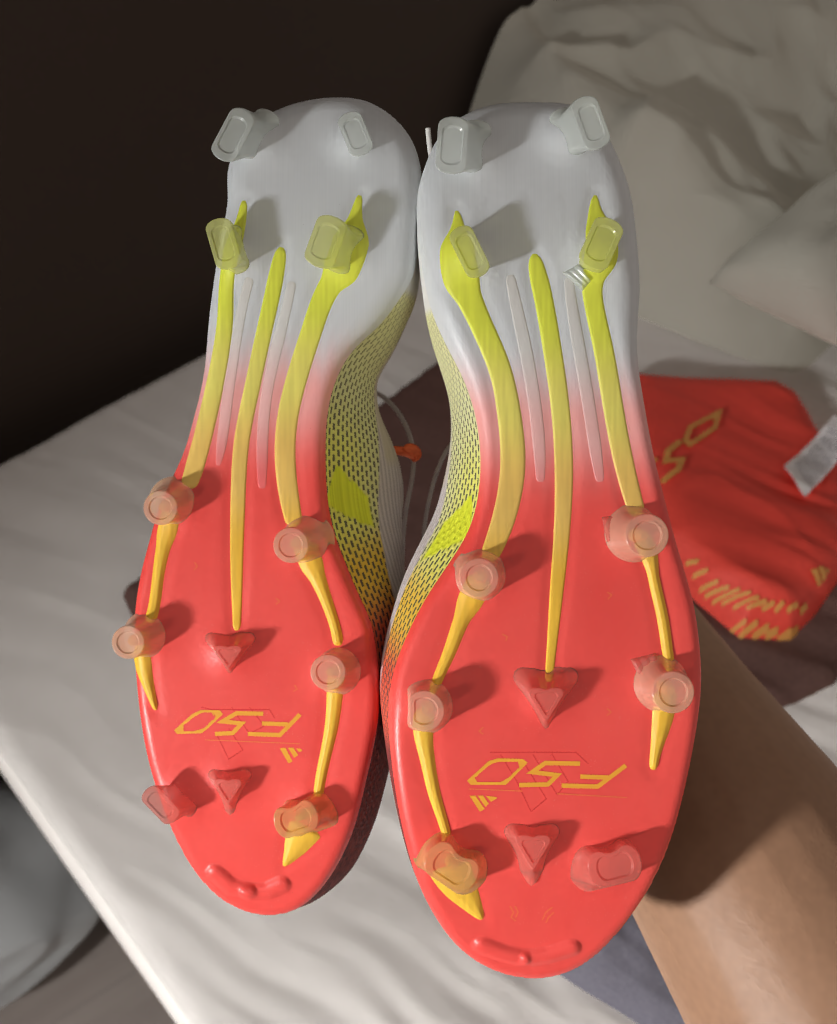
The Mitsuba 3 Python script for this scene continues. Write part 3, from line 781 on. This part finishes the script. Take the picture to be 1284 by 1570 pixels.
        self.part('stud_fin', np.c_[q, z], f if m.face_normals[:, 2].mean() > 0 else f[:, ::-1], bs, smooth=True)

    def stud(self, kind, tint, base, tip, a, b, rot, h):
        q = stud_shape(kind) * [a, b]
        r = math.radians(rot)
        q = q @ np.array([[math.cos(r), math.sin(r)], [-math.sin(r), math.cos(r)]])
        base, tip = np.array(base), np.array(tip)
        z0 = float(self.height(base[None])[0]) - 3.2
        z1 = float(sole_base(tip[1])) + h
        flare = {'blade': -0.30, 'round': 0.24, 'dee': 0.24, 'heart': 0.9, 'wide': 0.15}[kind]
        rows = []
        for t in np.r_[np.linspace(0, 0.93, 12), 0.97, 0.99, 1.0]:
            s = 1 + flare * (1 - t) ** (1.0 if flare < 0 else 1.8) + 0.30 * np.clip(1 - t / 0.42, 0, 1) ** 2
            if t > 0.95:
                s *= {0.97: 0.985, 0.99: 0.96, 1.0: 0.91}[round(float(t), 2)]
            rows.append(np.c_[q * s + base + (tip - base) * t, np.full(len(q), z0 + (z1 - z0) * t)])
        rows.append(np.c_[q * 0.68 + tip, np.full(len(q), z1 + 0.05)])
        rows.append(np.c_[q * 0.60 + tip, np.full(len(q), z1 - 0.55)])
        rows.append(np.c_[q * 0.22 + tip, np.full(len(q), z1 - 0.6)])
        v = np.vstack(rows + [[[*tip, z1 - 0.6]], [[*base, z0]]])
        n = len(q)
        f = grid_faces(len(rows), n, True)
        i = np.arange(n)
        k = (len(rows) - 1) * n
        f = np.vstack([f, np.stack([k + i, k + (i + 1) % n, np.full(n, len(v) - 2)], -1), np.stack([(i + 1) % n, i, np.full(n, len(v) - 1)], -1)])
        m = trimesh.Trimesh(v, f, process=False)
        if m.volume < 0:
            f = f[:, ::-1]
        bs = {'h': 'stud_heel', 'y': 'stud_yellow', 'f': 'stud_red', 'c': 'stud_core', 't': 'stud_toe'}[tint]
        k = self.part('stud', v, f, bs, smooth=35)
        labels[k] = {'label': STUD_LABELS[tint]}
        if tint in 'ft':                                      # the amber pin that shows inside the clear studs
            rows = [np.c_[q / max(a, b) * rr + base + (tip - base) * tt, np.full(len(q), z0 + (z1 - z0) * tt)] for rr, tt in ((2.4, 0.32), (2.1, 0.6), (1.5, 0.8), (1.2, 0.83))]
            vv = np.vstack(rows + [[[*(base + (tip - base) * 0.83), z0 + (z1 - z0) * 0.83]]])
            ff = grid_faces(4, n, True)
            ff = np.vstack([ff, np.stack([3 * n + i, 3 * n + (i + 1) % n, np.full(n, 4 * n)], -1)])
            put(k + '__core', self.mesh(vv, ff), 'stud_pin', smooth=40)

    def upper(self):
        P = self.out
        if not shapely.LinearRing(P).is_ccw:
            P = P[::-1]
        n = len(P)
        tan = np.roll(P, -1, 0) - np.roll(P, 1, 0)
        tan /= np.linalg.norm(tan, axis=1, keepdims=True)
        nor = np.stack([tan[:, 1], -tan[:, 0]], -1)
        y = P[:, 1]
        rows_y = np.linspace(-95, 92, 60)
        mid = []
        for yy in rows_y:
            c = self.poly.intersection(shapely.LineString([(-200, yy), (200, yy)]))
            mid.append((c.bounds[0] + c.bounds[2]) / 2)
        C = np.stack([np.interp(np.clip(y, -95, 92), rows_y, mid), np.clip(y, -95, 92)], -1)
        med = (nor[:, 0] * self.side > 0) & (np.abs(nor[:, 0]) > 0.2)
        medw = sst(0.05, 0.7, nor[:, 0] * self.side)
        amp = {1: 33.0, -1: 16.0}[self.side]
        lat = sst(0.05, 0.7, -nor[:, 0] * self.side)
        bulge = medw * amp * np.exp(-((y - 6) / 47) ** 2) + (10.0 if self.side == 1 else 3.2) * medw * sst(0, -75, y) + lat * (7.5 * np.exp(-((y + 5) / 45) ** 2) + 1.0)
        bulge = np.convolve(np.r_[bulge[-12:], bulge, bulge[:12]], np.ones(25) / 25, 'valid')
        H = np.interp(y, [-145, -120, -80, -40, 0, 40, 100, 150], [30, 38, 50, 60, 68, 70, 72, 70])
        z0 = self.plain(P) 
        opening = sst(-12, 18, y)
        #            depth bulge shrink
        wall = np.array([[0.0, 0, 0], [.05, .05, .0], [.12, .2, .0], [.25, .45, .0], [.40, .72, .01], [.55, .92, .04], [.70, 1, .10], [.82, .98, .20], [.91, .85, .32]])
        toe = np.array([[.98, .6, .50], [1.02, .35, .70], [1.04, .1, .88], [1.045, 0, 1.0]])
        heel = np.array([[.97, .8, .40], [.99, .75, .44], [.96, .7, .47], [.60, .55, .48]])
        deep = np.array([[.97, .8, .40], [.99, .75, .44], [.96, .7, .47], [.30, .3, .52]])
        k1 = np.linspace(0, 1, len(wall))
        W = PchipInterpolator(k1, wall)(np.linspace(0, 1, 26))
        k2 = np.linspace(0, 1, 5)
        A = PchipInterpolator(k2, np.vstack([wall[-1:], toe]))(np.linspace(0, 1, 10)[1:])
        Bq = PchipInterpolator(k2, np.vstack([wall[-1:], deep]))(np.linspace(0, 1, 10)[1:])
        rows, arc, last = [], np.zeros(n), None
        vs, uvs = [], []
        sgn = np.where(nor[:, 0] * self.side > 0, 1.0, -1.0)
        for i in range(len(W) + len(A)):
            if i < len(W):
                d, b, s = (np.full(n, W[i, k]) for k in range(3))
            else:
                d, b, s = (A[i - len(W), k] * (1 - opening) + Bq[i - len(W), k] * opening for k in range(3))
            xy = P + nor * (bulge * b - 0.35 * (i > 0) * (1 - b))[:, None]
            xy = xy + (C - xy) * s[:, None]
            v = np.c_[xy, z0 - 0.25 - H * d]
            if last is not None:
                arc = arc + np.linalg.norm(v - last, axis=1)
            last = v
            vs.append(v)
            uvs.append(np.c_[y / 100, sgn * (arc + 0.01) / 100])
        R_ = len(vs)
        v = np.vstack(vs)
        f = grid_faces(R_, n, True)
        m = trimesh.Trimesh(v, f, process=False)
        nw = len(W) + 3
        cut = nw * n
        fo = f[(f.max(1) < cut + n)]
        fi = f[(f.max(1) >= cut + n)]
        mo = self.mesh(v, fo)
        # outward: away from the centre line
        cen = np.r_[C[:, 0].mean(), 0, -35]
        tri = v[fo]
        fn = np.cross(tri[:, 1] - tri[:, 0], tri[:, 2] - tri[:, 0])
        if (fn * (tri.mean(1) - cen)).sum() < 0:
            fo, fi = fo[:, ::-1], fi[:, ::-1]
        put(f'{self.key}__upper', self.mesh(v, fo), 'knit', smooth=True, uv=np.vstack(uvs))
        put(f'{self.key}__lining', self.mesh(v, fi), 'lining', smooth=True)
        # insole closes the opening
        ring = v[-n:]
        c = ring.mean(0)
        vi = np.vstack([ring, c])
        i = np.arange(n)
        put(f'{self.key}__insole', self.mesh(vi, np.stack([i, (i + 1) % n, np.full(n, n)], -1)), 'lining', smooth=True)
        self.top = lambda x, yy: np.array([x, yy, -H[np.argmin(np.abs(y - yy))] - 7.0])
        # laces zigzag over the instep, a part of the boot
        ys = np.linspace(-8, -56, 7)
        zig = []
        for i, yy in enumerate(ys):
            xx = np.interp(yy, rows_y, mid)
            zig += [self.top(xx - 13, yy), self.top(xx, yy - 3) - [0, 0, 2.0], self.top(xx + 13, yy - 6)] if i % 2 == 0 else [self.top(xx + 13, yy), self.top(xx, yy - 3) - [0, 0, 2.0], self.top(xx - 13, yy - 6)]
        zig = np.array(zig)
        tt = np.linspace(0, len(zig) - 1, 160)
        zz = CubicSpline(np.arange(len(zig)), zig)(tt)
        tb = tube(zz, 1.5)
        put(f'{self.key}__lace', trimesh.Trimesh(self.world(tb.vertices), tb.faces, process=False), 'lace_white', smooth=True)


def boot_frame(origin, d):
    M = np.eye(4)
    M[:3, 0], M[:3, 1], M[:3, 2] = RIGHT, UP, -FWD
    M[:3, 3] = held(origin[0] / 1000, origin[1] / 1000, d / 1000)
    return M


boots = []
for key, name, side, lab in (('football_boot', 'left', 1, 'white heeled red football boot farther from the forearm, with an orange loop at its collar'),
                             ('football_boot_001', 'right', -1, 'white heeled red football boot held against the forearm, nearer and larger of the pair')):
    t = BOOTS[name]
    b = Boot(key, t, side, boot_frame(t['origin'], t['depth']))
    scene_key = b.build()
    boots.append(b)
    say(key, lab, 'football boot', 'pair of football boots held with their soles up')

# straps, loops and loose laces seen in the gap between the two boots
def strand(key, pts, r, bsdf, n=40):
    pts = np.array(pts)
    k = np.linspace(0, 1, len(pts))
    put(key, tube(CubicSpline(k, pts)(np.linspace(0, 1, n)), r), bsdf, smooth=True)


def from_gap(px, py, d):
    return held((px - 642) / 1700 * d, (785 - py) / 1700 * d, d)


strand('football_boot__pull_loop', [held(-0.0135, 0.0248, 0.445), held(-0.009, 0.0245, 0.441), held(-0.005, 0.0238, 0.441), held(-0.0022, 0.0226, 0.443)], 0.0019, 'loop_orange')
strand('football_boot__pull_loop', [held(-0.005, 0.0240, 0.440), held(-0.0025, 0.0252, 0.441), held(-0.0008, 0.0235, 0.443), held(-0.0022, 0.0220, 0.443)], 0.0021, 'loop_orange')
strand('football_boot__lace', [held(-0.022, 0.052, 0.475), held(-0.0085, 0.042, 0.468), held(-0.0020, 0.022, 0.458), held(-0.0052, 0.0, 0.452), held(-0.0068, -0.022, 0.453), held(-0.0110, -0.046, 0.451)], 0.0010, 'lace_white')
strand('football_boot_001__lace', [held(0.026, 0.034, 0.462), held(0.0120, 0.026, 0.456), held(0.0046, 0.006, 0.452), held(0.0018, -0.014, 0.452), held(0.0030, -0.032, 0.450), held(0.0066, -0.048, 0.445)], 0.0009, 'lace_white')
strand('football_boot_001__heel_tab', [held(0.0060, 0.118, 0.392), held(0.0043, 0.126, 0.390), held(0.0033, 0.1345, 0.388)], 0.0009, 'tab_white')

# ------------------------------------------------------------------ the person's arm that holds the boots
def person():
    joints = [((0.235, -0.315), 0.36, 0.050), ((0.180, -0.215), 0.408, 0.0535), ((0.140, -0.140), 0.452, 0.049), ((0.115, -0.094), 0.482, 0.0405), ((0.094, -0.050), 0.506, 0.0315)]
    pts = [(held(x - 0.007, y, d), r + 0.003) for (x, y), d, r in joints]
    palm = [(held(0.084, -0.028, 0.510), 0.026), (held(0.066, 0.004, 0.508), 0.024), (held(0.050, 0.026, 0.502), 0.020)]
    def ball(p, r):
        return m3.Manifold.sphere(r, 28).translate(list(map(float, p)))
    def bones(chain):
        return [m3.Manifold.batch_hull([ball(*a), ball(*b)]) for a, b in zip(chain[:-1], chain[1:])]
    parts = bones(pts) + bones([pts[-1]] + palm)
    parts.append(m3.Manifold.batch_hull([ball(held(0.078, -0.020, 0.512), 0.018), ball(held(0.035, 0.020, 0.506), 0.014), ball(held(0.068, 0.040, 0.502), 0.014)]))
    for i, (x, y, ln) in enumerate(((0.040, 0.018, 0.92), (0.052, 0.030, 1.0), (0.064, 0.039, 0.96), (0.076, 0.044, 0.80))):
        a = (x, y, 0.503)
        ch = [(held(*a), 0.0100), (held(x - 0.012 * ln, y + 0.034 * ln, 0.488), 0.0092), (held(x - 0.016 * ln, y + 0.046 * ln, 0.466), 0.0085), (held(x - 0.015 * ln, y + 0.044 * ln, 0.446), 0.0078)]
        parts += bones(ch)
    th = [(held(0.060, -0.012, 0.508), 0.014), (held(0.042, -0.016, 0.496), 0.0115), (held(0.030, -0.008, 0.480), 0.0100), (held(0.024, 0.004, 0.466), 0.0088)]
    parts += bones(th)
    man = m3.Manifold.batch_boolean(parts, m3.OpType.Add).refine_to_length(0.004)
    mm = man.to_mesh()
    m = trimesh.Trimesh(mm.vert_properties[:, :3], mm.tri_verts, process=True)
    trimesh.smoothing.filter_taubin(m, 0.5, 0.53, 60)
    put('person', m, 'skin', smooth=True)
    say('person', 'bare forearm of a person reaching in from below to hold the boots', 'person')


person()


def lamp_housing():
    """Added lamp body: a shade that shapes the falloff, an invented stem and a foot on the floor."""
    z = LAMP_AIM / np.linalg.norm(LAMP_AIM)
    a = np.cross(z, [0, 0, 1])
    a /= np.linalg.norm(a)
    M = np.eye(4)
    M[:3, 0], M[:3, 1], M[:3, 2], M[:3, 3] = a, np.cross(z, a), z, LAMP
    prof = np.array([[0.0, -0.06], [0.018, -0.058], [0.03, -0.045], [0.040, -0.004], [0.098, 0.024], [0.0965, 0.024], [0.078, -0.003], [0.0, -0.004]])
    m = trimesh.creation.revolve(prof, sections=48)
    m.apply_transform(M)
    put('added_key_lamp__shade', m, 'lamp_metal', smooth=40)
    top = LAMP - z * 0.05
    put('added_key_lamp__stem', tube([top, top - z * 0.05 + [0, 0, -0.02], [top[0] - 0.06, top[1], 0.6], [top[0] - 0.06, top[1], 0.02]], 0.008, 12), 'lamp_metal', smooth=True)
    ft = trimesh.creation.cylinder(0.11, 0.02, sections=48)
    ft.apply_translation([top[0] - 0.06, top[1], 0.011])
    put('added_key_lamp__foot', ft, 'lamp_metal')
    say('added_key_lamp', 'unseen metal lamp added beside the bed as the key light', 'lamp')


material('lamp_metal', base_color=rgb(0.25, 0.25, 0.25), roughness=0.4, metallic=0.8)
lamp_housing()
